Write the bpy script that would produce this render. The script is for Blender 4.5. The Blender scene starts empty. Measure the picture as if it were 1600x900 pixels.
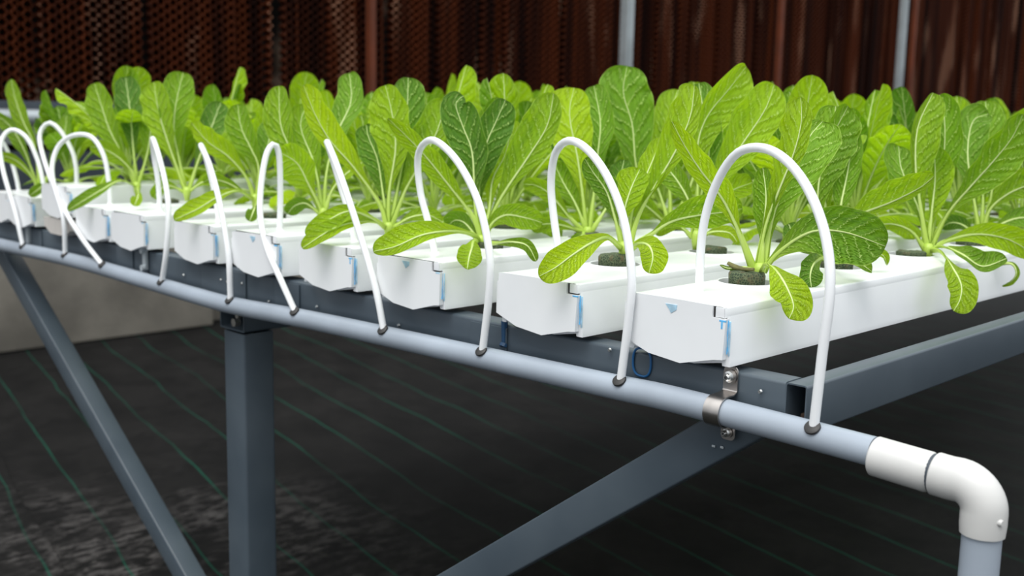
import bpy, bmesh, math, random
from mathutils import Vector, Matrix
random.seed(7)
S = bpy.context.scene
COL = S.collection
# ------------------------------------------------------------------ camera
W, H = 1600.0, 900.0
F = 1688.3                      # focal length in pixels of the 1600 px frame
AX = Vector((0.7118, -0.1217, -0.6918)).normalized()   # world X seen from the camera (right, up, forward)
AY = Vector((0.7021, 0.0953, 0.7056)); AY = (AY - AX*AX.dot(AY)).normalized()
AZ = AX.cross(AY)
if AZ.y < 0: AZ = -AZ
CZ = 0.9                        # height of the lens above the floor
CAM = Vector((0, 0, CZ))
def c2w(v): return Vector((AX.dot(v), AY.dot(v), AZ.dot(v)))
RIGHT, UP, FWD = c2w(Vector((1,0,0))), c2w(Vector((0,1,0))), c2w(Vector((0,0,1)))
cd = bpy.data.cameras.new('camera'); cam = bpy.data.objects.new('camera', cd); COL.objects.link(cam)
m = Matrix((RIGHT, UP, -FWD)).transposed().to_4x4(); m.translation = CAM
cam.matrix_world = m
cd.sensor_fit = 'HORIZONTAL'; cd.sensor_width = 36; cd.lens = 36*F/W; cd.clip_start = .02; cd.clip_end = 100
cd.dof.use_dof = True; cd.dof.focus_distance = 0.93; cd.dof.aperture_fstop = 7.5
S.camera = cam
# ------------------------------------------------------------------ world, lights, exposure
S.view_settings.view_transform = 'Standard'; S.view_settings.look = 'None'
S.view_settings.exposure = 0.17; S.view_settings.gamma = 1
try: S.view_settings.use_curve_mapping = False
except Exception: pass
wd = bpy.data.worlds.new('sky'); S.world = wd; wd.use_nodes = True
nt = wd.node_tree; nt.nodes.clear()
tc = nt.nodes.new('ShaderNodeTexCoord'); sx = nt.nodes.new('ShaderNodeSeparateXYZ')
cr = nt.nodes.new('ShaderNodeValToRGB'); bg = nt.nodes.new('ShaderNodeBackground'); wo = nt.nodes.new('ShaderNodeOutputWorld')
cr.color_ramp.elements[0].position = 0.0; cr.color_ramp.elements[0].color = (.26,.28,.30,1)
cr.color_ramp.elements[1].position = 0.8; cr.color_ramp.elements[1].color = (.93,.97,1,1)
nt.links.new(tc.outputs['Generated'], sx.inputs[0]); nt.links.new(sx.outputs['Z'], cr.inputs[0])
nt.links.new(cr.outputs[0], bg.inputs[0]); nt.links.new(bg.outputs[0], wo.inputs[0]); bg.inputs[1].default_value = 1.6
sd = bpy.data.lights.new('sun', 'SUN'); sd.energy = 1.7; sd.angle = math.radians(35); sd.color = (1,.98,.94)
sun = bpy.data.objects.new('sun', sd); COL.objects.link(sun)
sun.rotation_euler = Vector((.12,-.5,1)).to_track_quat('Z','Y').to_euler()

# ------------------------------------------------------------------ helpers
def ray(x, y): return c2w(Vector((x-W/2, H/2-y, F)))
def on_y(x, y, Y): d = ray(x,y); return CAM + d*(Y/d.y)
def on_x(x, y, X): d = ray(x,y); return CAM + d*(X/d.x)
def on_z(x, y, z): d = ray(x,y); return CAM + d*((z-CZ)/d.z)
def at_depth(x, y, D): return CAM + ray(x,y)*(D/F)
def depth(p): return (p-CAM).dot(FWD)
def px(p):
    v = p-CAM; d = v.dot(FWD); return W/2+F*v.dot(RIGHT)/d, H/2-F*v.dot(UP)/d

class N:
    def __init__(s, name):
        s.m = bpy.data.materials.new(name); s.m.use_nodes = True; s.t = s.m.node_tree
        s.p = s.t.nodes['Principled BSDF']; s.o = s.t.nodes['Material Output']
    def n(s, kind, **k):
        a = s.t.nodes.new('ShaderNode'+kind)
        for q, v in k.items(): setattr(a, q, v)
        return a
    def l(s, a, b): s.t.links.new(a, b)
    def math(s, op, a, b=None, c=None, clamp=False):
        q = s.n('Math', operation=op); q.use_clamp = clamp
        for i, v in enumerate((a,b,c)):
            if v is None: continue
            if isinstance(v, (int,float)): q.inputs[i].default_value = v
            else: s.l(v, q.inputs[i])
        return q.outputs[0]
    def mix(s, f, a, b):
        q = s.n('Mix', data_type='RGBA')
        for i, v in ((0,f),(6,a),(7,b)):
            if isinstance(v, (int,float)): q.inputs[i].default_value = v
            elif isinstance(v, tuple): q.inputs[i].default_value = (*v,1)
            else: s.l(v, q.inputs[i])
        return q.outputs[2]
    def noise(s, scale, detail=3, vec=None, sc=None, rough=.5):
        q = s.n('TexNoise'); q.inputs['Scale'].default_value = scale; q.inputs['Detail'].default_value = detail; q.inputs['Roughness'].default_value = rough
        if vec is None: vec = s.n('TexCoord').outputs['Object']
        if sc:
            mp = s.n('Mapping'); mp.inputs['Scale'].default_value = sc; s.l(vec, mp.inputs[0]); vec = mp.outputs[0]
        s.l(vec, q.inputs['Vector']); return q.outputs['Fac']
    def ramp(s, f, a, b, lo=0., hi=1.):
        q = s.n('MapRange'); q.interpolation_type = 'SMOOTHSTEP'
        for i, v in enumerate((f,lo,hi,a,b)):
            if isinstance(v,(int,float)): q.inputs[i].default_value = v
            else: s.l(v, q.inputs[i])
        return q.outputs[0]
    def bump(s, h, st=.3, dist=.001):
        b = s.n('Bump'); b.inputs['Strength'].default_value = st; b.inputs['Distance'].default_value = dist
        s.l(h, b.inputs['Height']); s.l(b.outputs[0], s.p.inputs['Normal']); return b.outputs[0]
def simple(name, col, rough=.5, metal=0, var=.12, nscale=12, bump=0, bscale=80, bdist=.0005):
    a = N(name); f = a.ramp(a.noise(nscale, 5), 1-var, 1+var*.5, .3, .7)
    hs = a.n('HueSaturation'); hs.inputs['Color'].default_value = (*col,1); a.l(f, hs.inputs['Value'])
    a.l(hs.outputs[0], a.p.inputs['Base Color']); a.p.inputs['Roughness'].default_value = rough; a.p.inputs['Metallic'].default_value = metal
    if bump: a.bump(a.noise(bscale, 4), bump, bdist)
    return a.m
M = {}
M['white'] = simple('white_plastic', (.86,.87,.88), .32, var=.05, nscale=9)
M['white_old'] = simple('aged_white_plastic', (.62,.58,.54), .4, var=.12, nscale=14)
M['hose'] = simple('white_hose', (.86,.87,.88), .3, var=.03)
M['fitting'] = simple('fitting_plastic', (.60,.59,.57), .4, var=.09, nscale=18, bump=.1, bscale=200)
M['pipe'] = simple('grey_plastic_pipe', (.34,.385,.445), .33, var=.12, nscale=10)
M['black'] = simple('black_rubber', (.028,.026,.025), .5)
M['dark_hole'] = simple('dark_inside', (.02,.022,.024), .7)
M['chrome'] = simple('stainless_steel', (.52,.48,.45), .28, 1, .15, 60)
M['bolt'] = simple('zinc_bolt', (.72,.72,.70), .25, 1, .1, 200)
M['rust'] = simple('rusty_steel', (.16,.10,.07), .8, 0, .4, 90)
M['glue'] = simple('blue_glue', (.12,.48,.85), .35, var=.2, nscale=80)
M['glue_pale'] = simple('pale_blue_glue', (.48,.72,.88), .35, var=.25, nscale=120)
M['blue_dark'] = simple('dark_blue_paint', (.01,.055,.13), .5)
M['galv'] = simple('galvanised_post', (.46,.50,.52), .4, .4, .15, 6)
M['concrete'] = simple('concrete', (.20,.18,.15), .9, 0, .35, 3.5, .4, 60, .004)
M['slate'] = simple('slate_steel', (.045,.058,.075), .5, 0, .2, 5)
def steel_paint():
    a = N('slate_painted_steel')
    big = a.noise(7, 4); fine = a.noise(60, 5, rough=.7)
    c = a.mix(a.ramp(big,0,1,.35,.7), (.054,.072,.090), (.076,.097,.116))
    spots = a.ramp(fine, 0, 1, .70, .76)
    c = a.mix(a.math('MULTIPLY', spots, .6), c, (.16,.19,.19))
    a.l(c, a.p.inputs['Base Color']); a.p.inputs['Roughness'].default_value = .36
    a.bump(a.noise(40,2), .08, .0006)
    return a.m
M['steel'] = steel_paint()
def rockwool():
    a = N('rockwool_sponge'); v = a.n('TexVoronoi', feature='DISTANCE_TO_EDGE'); v.inputs['Scale'].default_value = 420
    a.l(a.n('TexCoord').outputs['Object'], v.inputs['Vector'])
    f = a.noise(120, 4)
    c = a.mix(a.ramp(v.outputs['Distance'],1,0,.0,.12), (.035,.055,.03), (.16,.19,.10))
    c = a.mix(a.ramp(f,0,1,.5,.75), c, (.13,.10,.05))
    a.l(c, a.p.inputs['Base Color']); a.p.inputs['Roughness'].default_value = .95
    a.bump(f, .8, .002); return a.m
M['sponge'] = rockwool()
def leaf_mat(name, deep, light, trans, ru=1.0):
    a = N(name)
    uvn = a.n('UVMap', uv_map='norm'); uvm = a.n('UVMap', uv_map='metric')
    s1 = a.n('SeparateXYZ'); a.l(uvn.outputs[0], s1.inputs[0]); s2 = a.n('SeparateXYZ'); a.l(uvm.outputs[0], s2.inputs[0])
    u, v, dm = s1.outputs['X'], s1.outputs['Y'], s2.outputs['X']    # u: 0 at the midrib, 1 at the edge; dm: metres/10
    dabs = a.math('ABSOLUTE', dm)
    inv = a.math('SUBTRACT', 1, v)
    rw = a.math('MULTIPLY_ADD', a.math('POWER', inv, .9), .019, .002)
    rib = a.ramp(a.math('DIVIDE', dabs, rw), 1, 0, .75, 1.15)
    pet = a.ramp(v, 1, 0, .10, .26)
    # lateral veins, running forward and out from the midrib
    uab = a.math('ABSOLUTE', u)
    side = a.math('MULTIPLY', a.math('SIGN', u), .23)
    wob = a.math('MULTIPLY', a.noise(14, 2, uvn.outputs[0]), .9)
    s = a.math('ADD', a.math('SUBTRACT', a.math('MULTIPLY', v, 11), a.math('MULTIPLY', a.math('POWER', uab, .85), 1.7)), a.math('ADD', side, wob))
    fr = a.math('ABSOLUTE', a.math('SUBTRACT', a.math('FRACT', s), .5))     # 0 on the vein
    vw = a.math('MULTIPLY_ADD', uab, -.030, .048)
    vein = a.ramp(a.math('DIVIDE', fr, vw), 1, 0, .3, 1.3)
    vein = a.math('MULTIPLY', vein, a.ramp(uab, 1, 0, .72, .97))
    vo = a.n('TexVoronoi', feature='DISTANCE_TO_EDGE'); vo.inputs['Scale'].default_value = 1
    mp = a.n('Mapping'); mp.inputs['Scale'].default_value = (9,17,1); a.l(uvn.outputs[0], mp.inputs[0]); a.l(mp.outputs[0], vo.inputs['Vector'])
    net = a.ramp(vo.outputs['Distance'], 1, 0, .0, .055)
    oi = a.n('ObjectInfo')
    rnd = oi.outputs['Random']
    base = a.mix(a.ramp(a.math('ADD', a.math('MULTIPLY', a.noise(5,3,uvn.outputs[0]), .6), a.math('MULTIPLY', rnd, .5)), 0, 1, .2, .85), deep, light)
    base = a.mix(a.math('MULTIPLY', a.ramp(v, 1, 0, .1, .55), .45), base, (.42,.56,.06))
    base = a.mix(a.math('MULTIPLY', net, .16), base, (.45,.60,.14))
    base = a.mix(a.math('MULTIPLY', vein, .72), base, (.62,.76,.26))
    edge = a.ramp(uab, 0, 1, .95, .99); base = a.mix(a.math('MULTIPLY', edge, .6), base, (.5,.65,.15))
    base = a.mix(rib, base, (.60,.74,.22)); base = a.mix(a.math('MULTIPLY',pet,.9), base, (.46,.62,.10))
    geo = a.n('NewGeometry'); base = a.mix(a.math('MULTIPLY', geo.outputs['Backfacing'], .12), base, (.40,.55,.20))
    a.l(base, a.p.inputs['Base Color']); a.p.inputs['Roughness'].default_value = .46*ru; a.p.inputs['Specular IOR Level'].default_value = .2
    puck = a.math('SUBTRACT', a.math('MULTIPLY', a.ramp(fr,0,1,0,.4), a.ramp(uab,0,1,.02,.3)), a.math('MULTIPLY', rib, .5))
    puck = a.math('ADD', puck, a.math('MULTIPLY', a.noise(22,3,uvn.outputs[0]), .5))
    nb = a.bump(puck, .95, .0026)
    tr = a.n('BsdfTranslucent'); hs = a.n('HueSaturation'); hs.inputs['Saturation'].default_value = 1.12; hs.inputs['Value'].default_value = 1.38
    a.l(base, hs.inputs['Color']); a.l(hs.outputs[0], tr.inputs[0]); a.l(nb, tr.inputs['Normal'])
    ms = a.n('MixShader'); ms.inputs[0].default_value = trans; a.l(a.p.outputs[0], ms.inputs[1]); a.l(tr.outputs[0], ms.inputs[2])
    a.l(ms.outputs[0], a.o.inputs['Surface']); return a.m
M['leaf_mid'] = leaf_mat('lettuce_leaf', (.145,.31,.003), (.37,.57,.004), .42)
M['leaf_deep'] = leaf_mat('deep_green_leaf', (.055,.175,.004), (.18,.37,.006), .34)
M['leaf_light'] = leaf_mat('pale_green_leaf', (.32,.53,.003), (.47,.66,.006), .45)
def rib_mat():
    a = N('midrib'); v = a.n('UVMap', uv_map='norm'); s = a.n('SeparateXYZ'); a.l(v.outputs[0], s.inputs[0])
    c = a.mix(a.ramp(s.outputs['Y'],0,1,.05,.6), (.44,.60,.09), (.66,.78,.32))
    a.l(c, a.p.inputs['Base Color']); a.p.inputs['Roughness'].default_value = .4
    a.p.inputs['Subsurface Weight'].default_value = 0; return a.m
M['rib'] = rib_mat()
M['brown_stub'] = simple('withered_stem', (.16,.15,.05), .8, 0, .3, 200)

def newobj(name, me, mat=None, parent=None):
    o = bpy.data.objects.new(name, me); COL.objects.link(o)
    if mat and me is not None and not me.materials: me.materials.append(mat)
    if parent: o.parent = parent
    return o
def obj(name, bm, mat, parent=None, smooth=True, ang=35):
    me = bpy.data.meshes.new(name); bm.normal_update(); bm.to_mesh(me); bm.free()
    if smooth:
        for p in me.polygons: p.use_smooth = True
        try: me.set_sharp_from_angle(angle=math.radians(ang))
        except Exception: pass
    return newobj(name, me, mat, parent)
def tag(o, label=None, cat=None, group=None, kind=None):
    if label: o['label'] = label
    if cat: o['category'] = cat
    if group: o['group'] = group
    if kind: o['kind'] = kind
    return o
def empty(name, loc, label, cat, group=None):
    o = bpy.data.objects.new(name, None); COL.objects.link(o); o.location = loc; o.empty_display_size = .02
    return tag(o, label, cat, group)
def box(bm, lo, hi, bev=0, mat=None):
    lo, hi = Vector(lo), Vector(hi)
    r = bmesh.ops.create_cube(bm, size=1)
    vs = r['verts']; c = (lo+hi)/2; d = hi-lo
    for v in vs: v.co = Vector((c.x+v.co.x*d.x, c.y+v.co.y*d.y, c.z+v.co.z*d.z))
    if bev:
        es = list({e for v in vs for e in v.link_edges})
        r = bmesh.ops.bevel(bm, geom=es, offset=bev, segments=2, affect='EDGES', profile=.7)
        vs = list({v for f in r['faces'] for v in f.verts} | {v for v in vs if v.is_valid})
    if mat is not None:
        for v in vs: v.co = mat @ v.co
    return vs
def tube(bm, pts, r, n=16, caps=True, closed=False):
    pts = [Vector(p) for p in pts]; rs = r if isinstance(r,(list,tuple)) else [r]*len(pts)
    N_ = len(pts); T = []
    for i in range(N_):
        a = pts[i-1] if i or closed else pts[0]; b = pts[(i+1)%N_] if i < N_-1 or closed else pts[-1]
        T.append((b-a).normalized())
    up = Vector((0,0,1)) if abs(T[0].z) < .9 else Vector((0,1,0))
    s = T[0].cross(up).normalized(); rings = []
    for i in range(N_):
        s = (s - T[i]*s.dot(T[i])).normalized(); q = T[i].cross(s)
        rings.append([bm.verts.new(pts[i]+(s*math.cos(2*math.pi*k/n)+q*math.sin(2*math.pi*k/n))*rs[i]) for k in range(n)])
    for i in range(N_ if closed else N_-1):
        A, B = rings[i], rings[(i+1)%N_]
        for k in range(n): bm.faces.new((A[k],A[(k+1)%n],B[(k+1)%n],B[k]))
    if caps and not closed:
        bm.faces.new(rings[0][::-1]); bm.faces.new(rings[-1])
def catmull(P, n):
    P = [Vector(p) for p in P]; Q = [P[0]*2-P[1]]+P+[P[-1]*2-P[-2]]; out = []
    # resample evenly in arc length
    raw = []
    for i in range(1, len(Q)-2):
        for k in range(12):
            t = k/12; a,b,c,d = Q[i-1],Q[i],Q[i+1],Q[i+2]
            raw.append(.5*((2*b)+(c-a)*t+(2*a-5*b+4*c-d)*t*t+(3*b-a-3*c+d)*t**3))
    raw.append(P[-1]); L = [0]
    for i in range(1,len(raw)): L.append(L[-1]+(raw[i]-raw[i-1]).length)
    j = 0
    for k in range(n+1):
        s = L[-1]*k/n
        while j < len(L)-2 and L[j+1] < s: j += 1
        t = 0 if L[j+1]==L[j] else (s-L[j])/(L[j+1]-L[j]); out.append(raw[j].lerp(raw[j+1], min(1,max(0,t))))
    return out
def prism(bm, poly, p0, ex, ey, ez, th):
    """poly of (a,b) in the ex,ey plane, extruded by th along ez"""
    A = [bm.verts.new(p0+ex*a+ey*b) for a,b in poly]; B = [bm.verts.new(p0+ex*a+ey*b+ez*th) for a,b in poly]
    n = len(poly); bm.faces.new(A); bm.faces.new(B[::-1])
    for i in range(n): bm.faces.new((A[i],B[i],B[(i+1)%n],A[(i+1)%n]))
    bmesh.ops.recalc_face_normals(bm, faces=bm.faces)
EX, EY, EZ = Vector((1,0,0)), Vector((0,1,0)), Vector((0,0,1))

# ------------------------------------------------------------------ floor
def floor_mat():
    a = N('black_ground_cover')
    co = a.n('TexCoord').outputs['Object']; s = a.n('SeparateXYZ'); a.l(co, s.inputs[0])
    q = a.math('ADD', a.math('MULTIPLY', s.outputs['X'], .2213), a.math('MULTIPLY', s.outputs['Y'], .9752))
    q = a.math('ADD', q, a.math('MULTIPLY', a.math('SUBTRACT', a.noise(2.2,2,co), .5), .05))
    k = a.math('FRACT', a.math('DIVIDE', a.math('SUBTRACT', q, .33-.07375), .1475))
    line = a.ramp(a.math('ABSOLUTE', a.math('SUBTRACT', k, .5)), 1, 0, .012, .020)
    dust = a.ramp(a.noise(3.1, 6, co, rough=.65), 0.05, 1, .40, .62); grit = a.ramp(a.noise(45, 4, co, (1,.45,1), .7), 0, 1, .42, .62)
    patch = a.ramp(a.noise(1.1, 2, co), 0, 1, .46, .62)
    d2 = a.n('Vector','VectorMath') if False else a.n('VectorMath', operation='DISTANCE'); a.l(co, d2.inputs[0]); d2.inputs[1].default_value = (-1.95,.85,0)
    near = a.ramp(d2.outputs['Value'], 1, .04, .15, .85)
    c = a.mix(a.ramp(a.noise(6,4,co),0,1,.3,.7), (.0038,.0036,.0035), (.009,.0084,.008))
    dd = a.math('MULTIPLY', a.math('MULTIPLY', dust, grit), near)
    c = a.mix(a.math('MULTIPLY', dd, .8), c, (.14,.13,.125))
    c = a.mix(a.math('MULTIPLY', line, a.ramp(a.noise(1.7,2,co),.2,.7,.35,.65)), c, (.004,.10,.06))
    a.l(c, a.p.inputs['Base Color'])
    a.p.inputs['Roughness'].default_value = .7; a.p.inputs['Specular IOR Level'].default_value = .16
    w = a.n('TexWave'); w.inputs['Scale'].default_value = 220; a.l(co, w.inputs[0])
    a.bump(a.math('ADD', a.math('MULTIPLY', w.outputs['Fac'], .1), a.math('MULTIPLY', a.noise(5,4,co), 3)), .45, .004)
    return a.m
M['floor'] = floor_mat()
bm = bmesh.new()
gx, gy = 90, 90; G = []
for i in range(gx+1):
    r = []
    for j in range(gy+1):
        x = -7+13*i/gx; y = -3+20*j/gy
        r.append(bm.verts.new((x, y, .004*(math.sin(x*5.1+y*1.3)*math.sin(y*3.7-x*.8)-1))))
    G.append(r)
for i in range(gx):
    for j in range(gy): bm.faces.new((G[i][j],G[i+1][j],G[i+1][j+1],G[i][j+1]))
tag(obj('floor', bm, M['floor']), kind='structure')
# overlapping edge of a second width of ground cover, running past the front left
bm = bmesh.new(); dr = Vector((.9752,-.2213,0)); nr = Vector((.2213,.9752,0))
A = []
for i in range(61):
    t = -5+i*.12; w = .006*math.sin(i*.9)
    A.append([bm.verts.new(dr*t+nr*(q+w*(q>.2))+EZ*z) for q,z in ((-1.6,.001),(.2,.001),(.352,.004),(.356,.0035),(.357,-.004))])
for i in range(60):
    for k in range(4): bm.faces.new((A[i][k],A[i+1][k],A[i+1][k+1],A[i][k+1]))
tag(obj('floor_overlap', bm, M['floor']), kind='structure')

# ------------------------------------------------------------------ pad wall
XW = -4.14
bm = bmesh.new(); box(bm, (XW-.2,-1.5,0), (XW,2.38,.47), .01); 
wall = tag(obj('wall_left', bm, M['concrete'], ang=30), kind='structure')
bm = bmesh.new(); box(bm, (XW-.28,2.385,0), (XW-.08,15,.47), .01); tag(obj('wall_back', bm, M['concrete']), kind='structure')
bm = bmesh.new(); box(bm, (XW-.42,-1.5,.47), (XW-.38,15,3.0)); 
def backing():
    a = N('daylit_backing'); f = a.ramp(a.noise(1.9,3), 0, 1, .54, .70)
    c = a.mix(f, (.006,.003,.002), (.75,.5,.36)); a.l(c, a.p.inputs['Base Color']); a.p.inputs['Roughness'].default_value = .9; return a.m  # pale noise patches paint in daylight glimpsed through the pad openings
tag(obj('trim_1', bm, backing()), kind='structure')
def pad_mat():
    a = N('brown_cooling_pad'); co = a.n('TexCoord').outputs['Object']; rnd = a.n('ObjectInfo').outputs['Random']
    off = a.n('VectorMath', operation='ADD'); a.l(co, off.inputs[0]); cb = a.n('CombineXYZ'); a.l(a.math('MULTIPLY',rnd,50), cb.inputs['Y']); a.l(cb.outputs[0], off.inputs[1])
    streak = a.math('ADD', a.math('MULTIPLY', a.noise(1, 4, off.outputs[0], (3,14,.25), .6), .5), a.math('MULTIPLY', a.noise(1, 2, off.outputs[0], (1,5,.15), .6), .5))
    c = a.mix(a.ramp(streak,0,1,.40,.60), (.010,.002,.001), (.095,.020,.005))
    # pale dots painted on the flutes as daylight coming through the pad holes
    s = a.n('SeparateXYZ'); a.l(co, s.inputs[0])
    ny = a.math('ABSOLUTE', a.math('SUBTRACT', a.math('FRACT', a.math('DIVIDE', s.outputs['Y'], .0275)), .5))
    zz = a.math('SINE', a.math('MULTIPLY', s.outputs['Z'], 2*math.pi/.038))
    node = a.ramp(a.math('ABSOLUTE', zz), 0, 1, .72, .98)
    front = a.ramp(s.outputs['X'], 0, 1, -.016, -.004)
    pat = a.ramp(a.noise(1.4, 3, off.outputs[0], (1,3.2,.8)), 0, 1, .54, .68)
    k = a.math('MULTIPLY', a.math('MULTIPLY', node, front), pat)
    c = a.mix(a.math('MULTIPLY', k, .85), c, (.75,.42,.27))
    a.l(c, a.p.inputs['Base Color']); a.p.inputs['Roughness'].default_value = .8; a.p.inputs['Specular IOR Level'].default_value = .12; return a.m
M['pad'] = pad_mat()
def pad_mesh(sd_):
    rp = random.Random(sd_); x0 = 0
    bm = bmesh.new(); nrib = 22; lam = .038; seg = 4; nz = int(2.1/lam*seg)
    for i in range(nrib):
        y0 = i*.0275; ph = math.pi*(i%2); x0 = rp.choice((0,0,-.006,-.012,-.03,-.038)) if i%3 == 0 or i == 0 else x0
        prev = None
        for k in range(nz+1):
            z = 2.1*k/nz; y = y0+.0085*math.sin(2*math.pi*z/lam+ph)
            cur = [bm.verts.new((x0-.05,y-.0022,z)), bm.verts.new((x0,y-.0032,z)), bm.verts.new((x0,y+.0032,z)), bm.verts.new((x0-.05,y+.0022,z))]
            if prev:
                for q in range(3): bm.faces.new((prev[q],prev[q+1],cur[q+1],cur[q]))
            prev = cur
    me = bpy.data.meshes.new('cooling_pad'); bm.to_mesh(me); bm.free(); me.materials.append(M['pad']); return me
pms = [pad_mesh(q) for q in (1,2,3,4)]
y = -.9; i = 0
while y < 14.2:
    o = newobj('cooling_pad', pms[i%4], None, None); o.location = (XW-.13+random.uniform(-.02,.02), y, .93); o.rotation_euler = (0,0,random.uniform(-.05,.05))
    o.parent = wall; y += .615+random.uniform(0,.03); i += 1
# slats between pads: orange-brown edge boards
bm = bmesh.new()
for xa in (578, 1222, 1432):
    p = on_x(xa,0,XW-.06); box(bm, (XW-.095,p.y,.93), (XW-.055,p.y+.035,3.0), .004)
o = obj('pad_edge_board', bm, simple('rust_red_board', (.15,.030,.006), .7, 0, .25, 5), wall)
t = empty('gutter', (XW-.05,-1.4,.8), 'slate grey metal gutter with pale pipe along the brown pad wall', 'gutter')
def lp(v): return Vector(v)-t.location
bm = bmesh.new(); box(bm, lp((XW-.12,-1.4,.885)), lp((XW+.02,15,.935)), .004); obj('gutter_rail', bm, M['slate'], t)
bm = bmesh.new(); box(bm, lp((XW-.10,-1.4,.775)), lp((XW-.02,15,.87)), .004); obj('pale_panel', bm, M['galv'], t)
bm = bmesh.new(); box(bm, lp((XW-.10,-1.4,.50)), lp((XW-.02,15,.75)), .004); obj('lower_panel', bm, M['slate'], t)
bm = bmesh.new(); tube(bm, [lp((XW+.06,-1.4,.875)), lp((XW+.06,15,.875))], .03, 14); obj('water_pipe', bm, M['galv'], t)
for i,(xa,nm) in enumerate(((981,'pale galvanised square post left of centre against brown pads'),(1413,'pale galvanised post at right against brown pads'))):
    p = on_x(xa, 0, XW+.12)
    bm = bmesh.new(); w = .029 if i == 0 else .024
    box(bm, (-w,-w,0), (w,w,3.0), .008); box(bm, (w,-w*.35,0), (w+.012,w*.35,3.0), .003)
    o = obj('steel_post', bm, M['galv']); o.location = (p.x, p.y, 0); tag(o, nm, 'post', 'steel posts along the pad wall')

# ------------------------------------------------------------------ growing table
YB = .7436; ZT = CZ-.199; ZBm = CZ-.239        # beam front face, top and bottom
tb = empty('growing_table', (-1.22,YB,0), 'slate grey painted steel frame table carrying the white channels', 'table')
def T(v): return Vector(v)-Vector(tb.location)
def rect_tube(bm, a, b, side, up, w, h, wall=.0022, bev=.0025, ends=True):
    """hollow rectangular tube from a to b; side/up unit vectors; w along side, h along up"""
    def ring(c, ww, hh, r):
        pts = []
        for (sx_, sy_, a0) in ((1,1,0),(-1,1,90),(-1,-1,180),(1,-1,270)):
            for k in range(4):
                t_ = math.radians(a0+30*k); pts.append(c+side*(sx_*(ww/2-r)+r*math.cos(t_))+up*(sy_*(hh/2-r)+r*math.sin(t_)))
        return [bm.verts.new(p) for p in pts]
    o1, o2 = ring(a,w,h,bev), ring(b,w,h,bev); i1, i2 = ring(a,w-2*wall,h-2*wall,bev*.5), ring(b,w-2*wall,h-2*wall,bev*.5)
    n = 16
    for k in range(n):
        q = (k+1)%n
        bm.faces.new((o1[k],o1[q],o2[q],o2[k])); bm.faces.new((i1[q],i1[k],i2[k],i2[q]))
        bm.faces.new((o1[q],o1[k],i1[k],i1[q])); bm.faces.new((o2[k],o2[q],i2[q],i2[k]))
    bmesh.ops.recalc_face_normals(bm, faces=bm.faces)
hb, wb = ZT-ZBm, .026
XR = -.4065                                    # outer face of the right side beam
bm = bmesh.new(); rect_tube(bm, T((-2.35,YB+wb/2,ZT-hb/2)), T((-.4255,YB+wb/2,ZT-hb/2)), EY, EZ, wb, hb); obj('front_beam', bm, M['steel'], tb)
bm = bmesh.new(); rect_tube(bm, T((XR-.018/2-.0005,YB,ZT-hb/2)), T((XR-.018/2-.0005,6.4,ZT-hb/2)), EX, EZ, .019, hb, wall=.0012); obj('side_beam', bm, M['steel'], tb)
bm = bmesh.new(); box(bm, T((XR-.016,YB+.02,ZBm+.0015)), T((XR-.004,YB+.03,ZBm+.012)), .002); obj('rust_scale', bm, M['rust'], tb)
bm = bmesh.new(); rect_tube(bm, T((-2.34,YB,ZT-hb/2)), T((-2.34,6.4,ZT-hb/2)), EX, EZ, .026, hb); obj('side_beam', bm, M['steel'], tb)
for yy in (2.4,4.3,6.38):
    bm = bmesh.new(); rect_tube(bm, T((-2.326,yy,ZT-hb/2-.0005)), T((-.427,yy,ZT-hb/2-.0005)), EY, EZ, wb, hb); obj('cross_beam', bm, M['steel'], tb)
# splice plates and welded tabs seen on the front beam
for xa in (-1.263,):
    bm = bmesh.new(); box(bm, T((xa-.055,YB-.0022,ZBm+.001)), T((xa+.055,YB-.0002,ZT-.003)), .0008); obj('splice_plate', bm, M['steel'], tb)
for xa in (-1.10,-.745,-1.53,-1.86):
    bm = bmesh.new(); box(bm, T((xa-.04,YB-.0022,ZBm+.001)), T((xa+.012,YB-.0002,ZT-.003)), .0008); obj('splice_plate', bm, M['steel'], tb)
for (xa,ya) in ((345,437),(355,440),(378,443),(420,471),(495,479),(623,508),(953,547),(433,484),(287,430),(1188,612)):
    p = on_y(xa,ya,YB-.0025); bm = bmesh.new()
    tube(bm, [T(p), T(p+Vector((0,-.0015,0)))], [.0021,.0014], 10); obj('rivet', bm, M['bolt'], tb)
# legs with the under-bearer on top
def leg(x0, y0, wx=.05, wy=.047, ztop=CZ-.285):
    bm = bmesh.new(); rect_tube(bm, T((x0+wx/2,y0+wy/2,0)), T((x0+wx/2,y0+wy/2,ztop)), EX, EY, wx, wy, bev=.004); obj('leg', bm, M['steel'], tb)
    bm = bmesh.new(); box(bm, T((x0-.02,y0-.02,0)), T((x0+wx+.02,y0+wy+.02,.006)), .001); obj('foot_plate', bm, M['steel'], tb)
LX = -1.2715
for yy in (YB+.002, 5.2): leg(LX, yy)
bm = bmesh.new(); rect_tube(bm, T((LX+.012,YB-.004+.012,ZBm-.0235)), T((LX+.012,6.35,ZBm-.0235)), EX, EZ, .06, .044); obj('under_bearer', bm, M['steel'], tb)
for yy in (YB+.06, ):
    bm = bmesh.new(); box(bm, T((LX-.055,yy,ZBm-.03)), T((LX-.02,yy+.03,ZBm-.001)), .002); obj('bearer_bracket', bm, M['rust'], tb)
p = on_y(373,503,YB); bm = bmesh.new(); tube(bm, [T(p), T(p+Vector((0,-.008,0)))], .006, 6); obj('bolt', bm, M['bolt'], tb)
p = on_y(375,492,YB); bm = bmesh.new(); tube(bm, [T(p), T(p+Vector((0,-.005,0)))], .0045, 6); obj('bolt', bm, M['bolt'], tb)
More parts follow.
